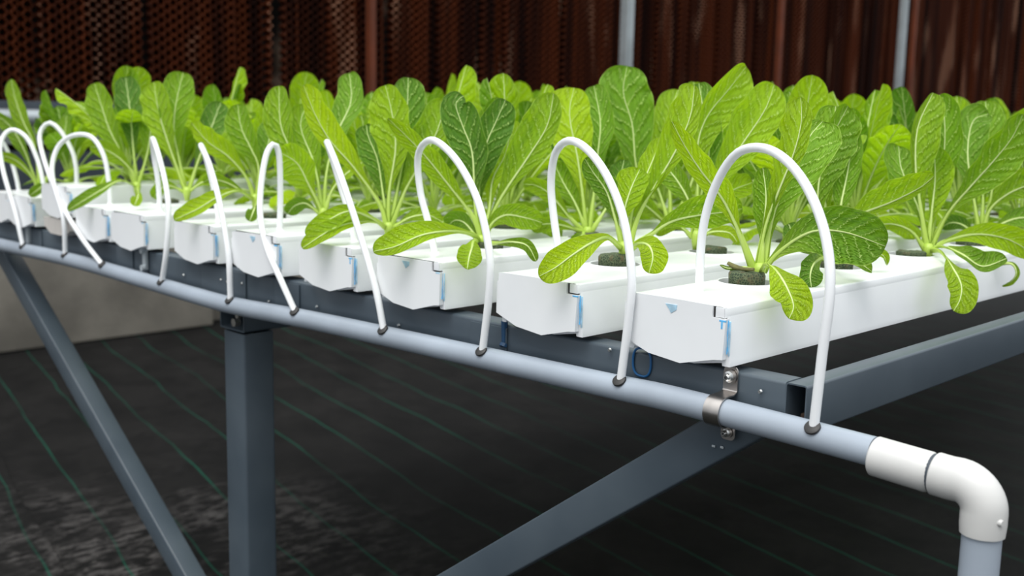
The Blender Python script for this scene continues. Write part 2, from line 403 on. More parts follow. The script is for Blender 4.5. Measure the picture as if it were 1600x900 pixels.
# diagonal braces in the plane of the front frame
def brace(front_a1, front_a2, front_b1, front_b2, th, yp, name='brace'):
    a1, a2, b1, b2 = [on_y(*p, yp) for p in (front_a1,front_a2,front_b1,front_b2)]
    d = ((a2-a1).normalized()+(b2-b1).normalized()).normalized(); n = Vector((-d.z,0,d.x)); 
    if n.z < 0: n = -n
    h = abs(((a1+a2)/2-(b1+b2)/2).dot(n)); c = ((a1+a2)/2+(b1+b2)/2)/2
    return d, n, h, c
for (q, x_end, z_end) in ((((47,500),(269,900),(64,500),(290,900)), None, None), (((1090,660),(680,900),(1155,703),(795,900)), None, None)):
    d, n, h, c = brace(*q, .02, YB+.004); th = .030 if q[0][0] == 47 else .020
    if d.z > 0: d = -d
    c = c+EY*th/2
    k1 = (ZBm-.003-c.z)/d.z                                   # up to the beam
    xl = LX+.025; k2 = (xl-c.x)/d.x
    k2 = ((LX-.012 if d.x > 0 else LX+.062)-c.x)/d.x
    bm = bmesh.new(); rect_tube(bm, T(c+d*(k1-.012)), T(c+d*k2), EY, n, th, h, wall=.002, bev=.002); obj('brace', bm, M['steel'], tb)
    print('brace', d, h, k1, k2)
p = on_y(1110,700,YB); 
for (xa,ya) in ((1115,697),(1128,699)):
    p = on_y(xa,ya,YB+.003); bm = bmesh.new(); box(bm, T(p-Vector((.0016,.0006,.001))), T(p+Vector((.0016,.0004,.001))), .0004); obj('paint_chip', bm, M['galv'], tb)
# top crust of worn paint near the corner
# ------------------------------------------------------------------ supply pipe
YP = .727; RP = .0112
cl = [(0,382),(122,409),(306,462),(367,478),(489,501),(660,538),(950,602),(1040,621),(1200,662),(1366,706)]
P = [on_y(x,y,YP) for x,y in cl]
for p in P: p.z = p.z
P.insert(0, P[0]+Vector((-.35,0,.004)))
sp = empty('supply_pipe', P[-1], 'long grey plastic supply pipe running under the channel ends with white elbow', 'pipe')
def L_(v): return Vector(v)-Vector(sp.location)
pp = catmull(P, 90)
bm = bmesh.new(); tube(bm, [L_(p) for p in pp], RP, 28); obj('pipe', bm, M['pipe'], sp)
def pipe_at_x(x):
    return min(pp, key=lambda p: abs(p.x-x))
d = (P[-1]-P[-2]).normalized()
# sleeve
c0 = P[-1]; s1 = on_y(1366,712,YP); s2 = on_y(1458,739.5,YP); dd = (s2-s1).normalized()
bm = bmesh.new(); RS = .0146
tube(bm, [L_(s1+dd*k) for k in (.004,0,0,.0012)]+[L_(s1+dd*.01), L_(s2-dd*.003), L_(s2)], [RP,RP,RS-.0012,RS,RS,RS,RS-.0012], 32, caps=False); obj('coupling', bm, M['fitting'], sp)
# elbow
RE = .0152
cor = on_y(1541,762,YP); e1 = on_y(1459,739,YP); 
vt = on_y(1536,850,YP)
dn = Vector((0,0,-1))
rad = .0175
path = [e1+dd*.0006, e1+dd*.0010, e1+dd*.0018, e1+dd*.012]
ccs = cor - dd*rad
nb = 12
for k in range(nb+1):
    a_ = k/nb*math.pi/2
    path.append(ccs + dd*(rad*math.sin(a_)) + dn*(rad*(1-math.cos(a_))))
bot = path[-1]+dn*.0150; path += [path[-1]+dn*.008, bot]
bm = bmesh.new(); tube(bm, [L_(p) for p in path], [RE-.002, RE-.0007, RE]+[RE]*(len(path)-4)+[RE-.0006], 32); obj('elbow', bm, M['fitting'], sp)
bm = bmesh.new(); tube(bm, [L_(e1-dd*.003), L_(e1+dd*.002)], RE-.0016, 28); obj('joint_gap', bm, M['slate'], sp)
bm = bmesh.new(); tube(bm, [L_(bot+EZ*.004), L_(Vector((bot.x,bot.y,.01)))], .0130, 28); obj('downpipe', bm, M['pipe'], sp)
p = bot+Vector((.013,-.006,.013)); bm = bmesh.new(); tube(bm, [L_(p-Vector((.003,0,0))), L_(p+Vector((.0022,-.001,0)))], [.0035,.002], 10); obj('mould_nub', bm, M['fitting'], sp)
# ------------------------------------------------------------------ pipe clamp
def screw(p, r, parent, base, nm='bolt'):
    bm = bmesh.new(); q = p-base
    tube(bm, [q, q+Vector((0,-.0012,0))], r*1.25, 24); obj('washer', bm, M['chrome'], parent)
    bm = bmesh.new(); q2 = q+Vector((0,-.0012,0)); tube(bm, [q2, q2+Vector((0,-.0016,0)), q2+Vector((0,-.0022,0)), q2+Vector((0,-.0050,0)), q2+Vector((0,-.0058,0))], [r*.95,r*.95,r*.62,r*.62,r*.45], 6 if r<.003 else 18); obj(nm, bm, M['bolt'], parent)
    bm = bmesh.new(); q3 = q2+Vector((0,-.0058,0)); tube(bm, [q3, q3+Vector((0,-.0002,0))], r*.28, 6); obj('socket', bm, M['dark_hole'], parent)
pc = pipe_at_x(on_y(1139,645,YP).x)
cp = empty('pipe_clamp', pc, 'bright stainless saddle clamp with two bolts holding the grey pipe to the frame', 'clamp')
bm = bmesh.new(); prof = []          # profile in Y,Z: plate up, over the pipe, plate down
gap = YB-.0012-pc.y
pts = [(gap,.034),(gap,.0135)]
for k in range(15):
    a_ = math.radians(62-k*(124/14)); pts.append((-math.cos(a_)*(RP+.0008), math.sin(a_)*(RP+.0008)))
pts = [(gap,.0350),(gap,.0345),(gap,.0330),(gap,.0305),(gap,.0150),(gap-.001,.0135),(gap-.006,.0120)]+[(-math.cos(math.radians(80-k*160/16))*(RP+.0008), math.sin(math.radians(80-k*160/16))*(RP+.0008)) for k in range(17)]+[(gap-.006,-.0120),(gap-.001,-.0135),(gap,-.015),(gap,-.0235),(gap,-.0255),(gap,-.0268),(gap,-.0272)]
wS = .0074; rows = []; nP = len(pts)
for i,(yy,zz) in enumerate(pts):
    e_ = min(i, nP-1-i); ww = wS*(.35,.62,.82,.92)[e_] if e_ < 4 else wS*(.92 if e_ < 6 else 1.0)
    rows.append([bm.verts.new((-ww,yy,zz)), bm.verts.new((ww,yy,zz))])
for i in range(len(rows)-1): bm.faces.new((rows[i][0],rows[i][1],rows[i+1][1],rows[i+1][0]))
bmesh.ops.recalc_face_normals(bm, faces=bm.faces)
bmesh.ops.solidify(bm, geom=bm.faces[:], thickness=.0011)
o = obj('strap', bm, M['chrome'], cp, ang=30)
screw(pc+Vector((.0,gap-.0016,.0265)), .0050, cp, pc); screw(pc+Vector((.0,gap-.0016,-.0205)), .0038, cp, pc)
# second, worn bracket on the far left of the beam
p = on_y(229,400,YB-.003); pb = empty('pipe_bracket', p, 'small pale metal bracket on the beam near the far left hoses', 'bracket')
bm = bmesh.new(); box(bm, (-.006,-.004,-.02), (.003,.001,.012), .001); obj('plate', bm, M['galv'], pb)
bm = bmesh.new(); tube(bm, [Vector((0,-.004,.009)), Vector((0,-.009,.009))], .005, 8); obj('bolt', bm, M['galv'], pb)
bm = bmesh.new(); tube(bm, [Vector((0,-.004,-.017)), Vector((0,-.009,-.017))], .0045, 8); obj('bolt', bm, M['galv'], pb)
p = on_y(46,362,YB-.003); pb = empty('pipe_bracket', p, 'pale metal bracket on the beam at the left edge of the table', 'bracket')
bm = bmesh.new(); box(bm, (-.008,-.004,-.02), (.004,.001,.018), .001); obj('plate', bm, M['galv'], pb)
bm = bmesh.new(); tube(bm, [Vector((0,-.004,.012)), Vector((0,-.009,.012))], .005, 8); obj('bolt', bm, M['galv'], pb)
# blue cable ties / paint loops on the beam
p = on_y(1003,566,YB-.0012); bm = bmesh.new(); R_ = []
for k in range(28):
    a_ = 2*math.pi*k/28; e = 1.0; x_ = .0098*math.copysign(abs(math.cos(a_))**.7, math.cos(a_)); z_ = .0125*math.copysign(abs(math.sin(a_))**.8, math.sin(a_)); R_.append(p+Vector((x_,0,z_)))
tube(bm, R_, .0011, 8, closed=True); tag(obj('cable_tie', bm, simple('blue_cable_tie',(.01,.10,.26),.4)), 'dark blue loop of cable tie on the beam beside the nearest channel end', 'cable tie')
p = on_y(788,523,YB-.001); bm = bmesh.new(); tube(bm, [p+Vector((0,0,.014)), p+Vector((.0004,0,-.01))], [.0035,.0028], 8); tube(bm, [p+Vector((.0004,0,-.009)), p+Vector((.0004,-.002,-.012))], .0042, 10)
tag(obj('cable_tie', bm, M['blue_dark']), 'short dark blue tie hanging on the beam under the second channel', 'cable tie')

# ------------------------------------------------------------------ channels
ZL = CZ-.1445                                   # lid top
RX = [-.470,-.627,-.8135,-.960,-1.109,-1.2565,-1.448,-1.568,-1.696,-1.845,-1.942]
RAISE = {8:.027}
YE = .728; PITCH = .1735; Y1 = .865
ORD = ['first','second','third','fourth','fifth','sixth','seventh','eighth','ninth','tenth','eleventh','twelfth','thirteenth','fourteenth','fifteenth','sixteenth','seventeenth','eighteenth','nineteenth','twentieth']
def ordn(i):
    if i < 20: return ORD[i]
    if i == 29: return 'thirtieth'
    return ('twenty-' if i < 29 else 'thirty-')+ORD[(i-20)%10]
HR = .0255
def yend(R): return min(6.3, max(2.6, 3.3*abs(R)+.6))
def lid_mesh(n, ylen):
    """lid with real round holes; local origin at the channel's right edge, front end, lid top"""
    bm = bmesh.new(); x0, x1 = -.0985, -.0065; hx = -.0740+.0 ; th = .0018
    hx = HX
    y = .0; ys = [0.012]
    K = 24
    def cell(ya, yb, cy):
        # outer square ring -> circle
        out = []
        for k in range(K):
            a_ = 2*math.pi*k/K; c_, s_ = math.cos(a_), math.sin(a_)
            # ray to the rectangle
            tx = ((x1-hx) if c_ > 0 else (x0-hx))/c_ if abs(c_) > 1e-6 else 1e9
            ty = ((yb-cy) if s_ > 0 else (ya-cy))/s_ if abs(s_) > 1e-6 else 1e9
            t_ = min(abs(tx),abs(ty)); out.append(Vector((hx+c_*t_, cy+s_*t_, 0)))
        cs = [Vector((x1,yb,0)),Vector((x0,yb,0)),Vector((x0,ya,0)),Vector((x1,ya,0))]
        for c_ in cs:
            j = min(range(K), key=lambda q: (out[q]-c_).length); out[j] = c_
        O = [bm.verts.new(p) for p in out]
        rings = []
        for (r_,z_) in ((HR+.0022,0),(HR+.0012,.0007),(HR,.0004),(HR-.0004,-.002),(HR-.0008,-.007)):
            rings.append([bm.verts.new((hx+r_*math.cos(2*math.pi*k/K), cy+r_*math.sin(2*math.pi*k/K), z_)) for k in range(K)])
        R = [O]+rings
        for a,b in zip(R[:-1],R[1:]):
            for k in range(K): bm.faces.new((a[k],b[k],b[(k+1)%K],a[(k+1)%K])[::-1])
    def quad(ya, yb):
        v = [bm.verts.new(q) for q in ((x0,ya,0),(x1,ya,0),(x1,yb,0),(x0,yb,0))]; bm.faces.new(v)
    h = .042; c = Y1-YE; cur = .0
    for i in range(n):
        cy = c+i*PITCH; quad(cur, cy-h); cell(cy-h, cy+h, cy); cur = cy+h
    quad(cur, ylen)
    # skirts: rounded edge down
    for sgn, xe in ((1,x1),(-1,x0)):
        pr = [(xe,0),(xe+sgn*.0012,-.0004),(xe+sgn*.002,-.0014),(xe+sgn*.002,-.009),(xe-sgn*.001,-.0092)]
        A = [bm.verts.new((a,0,b)) for a,b in pr]; B = [bm.verts.new((a,ylen,b)) for a,b in pr]
        for k in range(4):
            f = (A[k],A[k+1],B[k+1],B[k]); bm.faces.new(f if sgn < 0 else f[::-1])
    bmesh.ops.remove_doubles(bm, verts=bm.verts, dist=.00005)
    bmesh.ops.recalc_face_normals(bm, faces=bm.faces)
    return bm
HX = -.0725
def body_mesh(ylen):
    # trough: side walls with foot flanges, floor
    bm = bmesh.new(); zt, zb = -.0092, -.0490
    pr = [(-.0985,-.004),(-.1005,zt),(-.1010,-.034),(-.1035,-.0445),(-.1035,zb),(-.0985,zb),(-.0980,-.0465),(-.070,-.0490),(-.055,-.0515),(-.035,-.0515),(-.008,-.0465),(-.0075,zb),(-.0005,zb),(-.0005,-.0445),(-.0030,-.034),(-.0040,zt),(-.006,-.004)]
    inn = [(-.0085,-.006),(-.0085,-.042),(-.0965,-.042),(-.0965,-.006)]
    pts = pr+inn
    A = [bm.verts.new((a,0,b)) for a,b in pts]; B = [bm.verts.new((a,ylen,b)) for a,b in pts]
    n = len(pts)
    for k in range(n): bm.faces.new((A[k],A[(k+1)%n],B[(k+1)%n],B[k]))
    bm.faces.new(A[::-1]); bm.faces.new(B)
    bmesh.ops.recalc_face_normals(bm, faces=bm.faces); return bm
def cap_mesh():
    bm = bmesh.new()
    poly = [(-.0985,-.0005),(-.1030,-.0012),(-.1030,-.0088),(-.1052,-.0092),(-.1052,-.0405),(-.0780,-.0500),(-.0450,-.0532),(-.0120,-.0445),(-.0040,-.0435),(-.0025,-.0100),(-.0155,-.0098),(-.0155,-.0002),(-.06,.0002)]
    prism(bm, poly, Vector((0,-.0015,0)), EX, EZ, EY, .0055)
    return bm
plants = []
group_pl = 'romaine lettuces growing in the white channels'
capm = None
for ci, R in enumerate(RX):
    rz = RAISE.get(ci, 0)
    ylen = yend(R)-YE; n = int((ylen-(Y1-YE)-.05)/PITCH)+1
    if ci == 0: where = 'nearest to the right corner of the table'
    elif ci == 8: where = 'raised higher than the others, at left'
    elif ci == 10: where = 'at the far left end of the table'
    else: where = '%s from the right corner of the table' % ordn(ci)
    ch = empty('grow_channel', (R,YE,ZL+rz), 'white plastic hydroponic channel, '+where, 'channel', 'white channels side by side on the table')
    o = obj('lid', lid_mesh(n, ylen), M['white'], ch, ang=40)
    o = obj('trough', body_mesh(ylen-.003), M['white'], ch, ang=30); o.location = (0,.0045,0)
    if capm is None: o = obj('end_cap', cap_mesh(), M['white'], ch, smooth=False); capm = o.data
    else: o = newobj('end_cap', capm, None, ch)
    o.location = (random.uniform(-.0008,.0008),0,random.uniform(-.0008,.0006)); o.rotation_euler = (0,random.uniform(-.012,.012),0)
    # blue solvent glue squeezed out along the right edge of the cap
    bm = bmesh.new(); L = random.uniform(.026,.032)
    tube(bm, [(-.0022+.0001*math.sin(k*1.3+ci), .0022+.0002*math.sin(k*2.1), -.0105-L*k/8) for k in range(9)], [random.uniform(.0003,.0008) for k in range(9)], 6); obj('glue_bead', bm, M['glue'], ch)
    bm = bmesh.new(); box(bm, (-.0085,-.0017,-.0118), (-.0022,-.0004,-.0103), .0004)
    if ci in (0,3): box(bm, (-.0066,-.0018,-.0175), (-.0050,-.0004,-.0113), .0004)
    obj('glue_smear', bm, M['glue' if ci in (0,1,3,4) else 'glue_pale'], ch)
    bm = bmesh.new(); box(bm, (-.0154,.0004,-.0096), (-.0136,.0030,-.0006)); box(bm, (-.0154,.0010,-.0098), (-.0045,.0036,-.0088)); obj('gap_shadow', bm, M['black'], ch)  # black strips standing in for the shade in the gap around the lid end
    bm = bmesh.new(); box(bm, (-.0131,-.0004,-.0088), (-.0047,.0032,-.0004), .0006); obj('lid_end', bm, M['white'], ch)
    bm = bmesh.new(); box(bm, (-.0026,.0038,-.040), (-.0012,.0050,-.0115), .0003); obj('glue_film', bm, M['glue_pale'], ch)
    if ci in (0,2,4):
        bm = bmesh.new(); prism(bm, [(-.062,-.004),(-.050,-.004),(-.0505,-.008),(-.056,-.0115),(-.0575,-.009)], Vector((0,-.0019,0)), EX, EZ, EY, .0004); obj('glue_smear', bm, M['glue_pale'], ch)
    for i in range(n): plants.append((ci, i, Vector((R+HX, Y1+i*PITCH, ZL+rz))))
p = Vector((-1.70,YE,ZT)); bm = bmesh.new()
prism(bm, [(-.103,.0265),(-.004,.0265),(-.004,.010),(-.018,.001),(-.045,.0003),(-.078,.001),(-.1,.012)], Vector((0,0,0)), EX, EZ, EY, .30)
o = obj('support_block', bm, M['white_old']); o.location = p+Vector((.001,.0,.0003)); tag(o, 'yellowed plastic block lifting the raised channel at left above the beam', 'block')

# ------------------------------------------------------------------ feed tubes
TU = [
 ([(1272,657),(1284,560),(1297,450),(1290,370),(1265,300),(1230,252),(1190,231),(1150,241),(1118,290),(1098,360),(1092,458)], 'thick white feed hose arching over the nearest channel at right'),
 ([(970,587),(982,500),(987,430),(975,345),(950,278),(918,234),(889,220),(868,239),(861,285),(866,345),(879,429)], 'white feed hose arching over the second channel from the right corner'),
 ([(754,541),(765,450),(764,390),(747,315),(718,257),(687,224),(667,221),(653,245),(657,300),(670,350),(680,398)], 'white feed hose arching over the third channel, bent toward the right'),
 ([(600,513),(589,460),(573,400),(545,312),(525,255),(511,222),(517,240),(535,300),(548,340),(554,374)], 'white feed hose seen almost edge on over the fourth channel'),
 ([(462,486),(440,440),(418,390),(407,340),(408,290),(416,242),(428,225),(436,243),(438,300),(437,360)], 'white feed hose bowed left in front of the fifth channel'),
 ([(360,462),(357,400),(345,325),(328,260),(314,228),(320,240),(335,300),(342,343)], 'white feed hose leaning steeply over the sixth channel'),
 ([(253,439),(260,390),(263,320),(253,262),(239,217),(240,240),(247,285),(250,329)], 'white feed hose forming a narrow loop over the seventh channel'),
 ([(102,397),(99,341),(84,287),(82,255),(93,226),(117,211),(144,215),(163,246),(171,294),(172,322)], 'white feed hose with a round top over the eighth channel'),
 ([(161,417),(128,372),(97,321),(72,259),(62,213),(76,192),(95,205),(113,236),(119,262),(120,288)], 'white feed hose crossing in front of the raised channel, tallest at left'),
 ([(36,378),(23,329),(6,271),(0,232),(8,209),(23,203),(43,217),(58,248),(66,277),(70,312)], 'white feed hose arching at the far left beside the raised channel'),
 ([(-60,365),(-58,300),(-45,240),(-30,212),(-12,210),(5,224),(18,252),(26,280),(30,306)], 'white feed hose at the left edge of the picture, partly hidden'),
]
for k,(pts,lab) in enumerate(TU):
    n = len(pts); q0 = on_y(*pts[0], YP-RP*.6); base = pipe_at_x(q0.x); 
    seat = Vector((base.x, base.y-RP*.55, base.z+RP*.83)) if q0.x > -1.9 else q0
    ytop = YE+.054
    Q = []
    for i,(x,y) in enumerate(pts):
        f = i/(n-1); ff = min(1,max(0,(f-.12)/.7)); ff = ff*ff*(3-2*ff)
        Q.append(on_y(x,y, seat.y+(ytop-seat.y)*ff))
    # the last point goes into the lid
    lidz = ZL+(RAISE[8] if k == 8 else 0)
    Q[-1].z = lidz-.003
    Q[0] = on_y(*pts[0], seat.y)
    Q[0].z = base.z+RP*.6
    t_ = empty('feed_hose', Q[0], lab, 'hose', 'white feed hoses arching from the pipe')
    r_ = .0038
    bm = bmesh.new(); tube(bm, [p-Q[0] for p in catmull(Q, 56)], r_, 16); obj('hose', bm, M['hose'], t_)
    dirn = (Q[1]-Q[0]).normalized(); bm = bmesh.new()
    pts_ = []
    up = Vector((0,-.5,.86)); s0 = Vector((0,0,0)) 
    bq = base; nrm = (Vector((Q[0].x,Q[0].y,Q[0].z))-Vector((Q[0].x,bq.y,bq.z))); nrm.x = 0; nrm.normalize()
    g0 = Vector((Q[0].x,bq.y,bq.z))+nrm*(RP-.0006)-Q[0]
    tube(bm, [g0, g0+nrm*.0008, g0+nrm*.0024, g0+nrm*.0032], [.0058,.0064,.0062,.0048], 20); obj('grommet', bm, M['black'], t_)
    bm = bmesh.new(); e = Q[-1]-Q[0]; tube(bm, [e+EZ*.0028, e+EZ*.0042], [.0046,.0041], 16); obj('lid_seal', bm, M['white'], t_)

# ------------------------------------------------------------------ lettuce
def width_profile(t, pet=.22, mx=.76, nar=.10):
    if t < pet: return nar*(1.25-.4*t/pet)
    if t < mx:
        s = (t-pet)/(mx-pet); s = s*s*(3-2*s); return nar*.85+(1-nar*.85)*s
    s = (t-mx)/(1-mx); return max(0, 1-s**2.7)**.46
def leaf_core(name, C, SV, wl, wr, cup=.25, wave=.06, ph=0., nf=6, rib=.0024, mat='leaf_mid', nu=6, fold=0., seed=0, prof=(.22,.76,.10)):
    """C: points base->tip; SV: unit side vectors; wl/wr half widths on each side"""
    rg = random.Random(seed); n = len(C)-1
    # finer steps towards the tip
    TS = [1-(1-j/n)**1.55 for j in range(n+1)]
    def rs(A):
        o = []
        for t in TS:
            k = min(n-1, int(t*n)); f = t*n-k; o.append(A[k]*(1-f)+A[k+1]*f)
        return o
    C, SV, wl, wr = rs(C), rs(SV), rs(wl), rs(wr)
    WP = [width_profile(t, *prof) for t in TS]; wl = [max(.0003, a*b) for a,b in zip(wl,WP)]; wr = [max(.0003, a*b) for a,b in zip(wr,WP)]
    me = bpy.data.meshes.new(name); V = []; UVn = []; UVm = []; Fc = []; FM = []
    us = [-1+k/nu for k in range(2*nu+1)]
    f1, f2, f3 = rg.uniform(.8,1.25), rg.uniform(0,6), rg.uniform(0,6)
    for i in range(n+1):
        t = TS[i]; a = C[max(0,i-1)]; b = C[min(n,i+1)]; T_ = (b-a).normalized(); S_ = SV[i]-T_*SV[i].dot(T_)
        S_.normalize(); Nn = T_.cross(S_)
        for u in us:
            w = wl[i] if u < 0 else wr[i]; au = abs(u); sg = -1 if u < 0 else 1
            env = min(1, max(0,(t-.2)*3))
            wv = wave*w*(au**2)*math.sin(nf*f1*2*math.pi*t+ph+(2.1 if u>0 else 0)+f2)*env
            wv += wave*.5*w*(au**3)*math.sin(nf*2.7*math.pi*t+f3+(1 if u>0 else 0))*env
            # raised ridges between the lateral veins
            wv += .0007*math.sin(2*math.pi*(11*t-1.7*au**.85+(.23*sg)+.5))*au**.5*(1-au**3)*env
            edge = 1+.035*math.sin(23*t*f1+f3+sg)*env*au
            ang = (cup+fold)*au; x_ = u*w*edge*math.cos(ang*.9); z_ = abs(u)*w*math.sin(ang)
            V.append(C[i]+S_*x_+Nn*(z_+wv)); UVn.append((u, t)); UVm.append((u*w*10, t))
    m_ = len(us)
    for i in range(n):
        for k in range(m_-1): Fc.append((i*m_+k, i*m_+k+1, (i+1)*m_+k+1, (i+1)*m_+k)); FM.append(0)
    base = len(V); K = 6
    for i in range(n+1):
        t = TS[i]; a = C[max(0,i-1)]; b = C[min(n,i+1)]; T_ = (b-a).normalized(); S_ = SV[i]-T_*SV[i].dot(T_); S_.normalize(); Nn = T_.cross(S_)
        r_ = rib*(1-t)**.85+.00025
        rx = r_*(1.9-1.0*min(1,t*2.5)); 
        for k in range(K):
            a_ = 2*math.pi*k/K; V.append(C[i]+S_*(rx*math.cos(a_))+Nn*(r_*.8*math.sin(a_)-r_*.35)); UVn.append((0,t)); UVm.append((0,t))
    for i in range(n):
        for k in range(K): Fc.append((base+i*K+k, base+i*K+(k+1)%K, base+(i+1)*K+(k+1)%K, base+(i+1)*K+k)); FM.append(1)
    me.from_pydata([tuple(v) for v in V], [], Fc); me.materials.append(M[mat]); me.materials.append(M['rib'])
    me.polygons.foreach_set('material_index', FM)
    me.polygons.foreach_set('use_smooth', [True]*len(Fc))
    for nm_, src in (('norm',UVn),('metric',UVm)):
        uv = me.uv_layers.new(name=nm_)
        fl = []
        for lp_ in me.loops: fl += src[lp_.vertex_index]
        uv.data.foreach_set('uv', fl)
    me.update(); return me
def gen_leaf(L, Wd, tilt, curl, pwr=1.6, twist=0., side=0., n=18, **k):
    """leaf growing from the origin, leaning towards +Y"""
    C = [Vector((0,0,0))]; ds = L/n
    for i in range(n):
        t = (i+.5)/n; th = tilt+curl*t**pwr
        C.append(C[-1]+Vector((side*t*.5, math.sin(th), math.cos(th))).normalized()*ds)
    SV = [Vector((math.cos(twist*i/n), 0, math.sin(twist*i/n))) if abs(tilt)<1.1 else Vector((math.cos(twist*i/n), math.sin(twist*i/n)*.3, math.sin(twist*i/n))) for i in range(n+1)]
    w = [Wd/2]*(n+1)
    return leaf_core('leaf', C, SV, w, w, **k)
rg = random.Random(3); D = math.radians
UPR, MID, LOW = [], [], []
for i in range(6):
    UPR.append(gen_leaf(rg.uniform(.175,.205), rg.uniform(.046,.060), D(rg.uniform(3,9)), D(rg.uniform(2,22)), 1.5, twist=rg.uniform(-.6,.6), side=rg.uniform(-.2,.2), cup=rg.uniform(.25,.6), wave=rg.uniform(.04,.12), seed=i, mat=['leaf_mid','leaf_deep','leaf_mid'][i%3], n=24, nu=4))
for i in range(6):
    MID.append(gen_leaf(rg.uniform(.150,.185), rg.uniform(.046,.060), D(rg.uniform(14,26)), D(rg.uniform(8,48)), 1.7, twist=rg.uniform(-.7,.7), side=rg.uniform(-.3,.3), cup=rg.uniform(.15,.45), wave=rg.uniform(.05,.14), seed=10+i, mat=['leaf_mid','leaf_light','leaf_deep'][i%3], n=24, nu=4))
for i in range(5):
    LOW.append(gen_leaf(rg.uniform(.095,.135), rg.uniform(.038,.052), D(rg.uniform(48,66)), D(rg.uniform(40,95)), 1.1, twist=rg.uniform(-.5,.5), side=rg.uniform(-.3,.3), cup=rg.uniform(.05,.3), wave=rg.uniform(.05,.12), seed=20+i, mat=['leaf_mid','leaf_light'][i%2], n=14, nu=4))
def sponge_mesh(seed, tall=.010):
    bm = bmesh.new(); r2 = random.Random(seed); K = 14; rr = [.0165*(1+r2.uniform(-.12,.1)) for k in range(K)]
    rings = []
    for (z_,s_) in ((-.03,.95),(-.002,1.0),(tall*.7,1.02),(tall,.93),(tall+.0006,.5)):
        rings.append([bm.verts.new((rr[k]*s_*math.cos(2*math.pi*k/K), rr[k]*s_*math.sin(2*math.pi*k/K), z_+r2.uniform(-.0008,.0008))) for k in range(K)])
    for a,b in zip(rings[:-1],rings[1:]):
        for k in range(K): bm.faces.new((a[k],a[(k+1)%K],b[(k+1)%K],b[k]))
    bm.faces.new(rings[-1]); me = bpy.data.meshes.new('rockwool_plug'); bm.normal_update(); bm.to_mesh(me); bm.free(); me.materials.append(M['sponge'])
    for p in me.polygons: p.use_smooth = True
    return me
SP = [sponge_mesh(i, t_) for i,t_ in enumerate((.010,.004,.006,.002))]
NET = None
def stem_mesh():
    bm = bmesh.new(); tube(bm, [(0,0,-.002),(0,0,.006),(.0005,0,.014),(0,0,.02)], [.0036,.0052,.0062,.004], 10)
    me = bpy.data.meshes.new('stem'); bm.normal_update(); bm.to_mesh(me); bm.free(); me.materials.append(M['rib'])
    for p in me.polygons: p.use_smooth = True
    return me
STEM = stem_mesh()
def plant_empty(ci, hi, p):
    chn = 'nearest channel' if ci == 0 else ('raised channel at left' if ci == 8 else ordn(ci)+' channel from right corner')
    lab = 'bright green romaine lettuce in %s hole of the %s' % (ordn(hi), chn)
    o = empty('lettuce', p, lab, 'lettuce', group_pl); return o
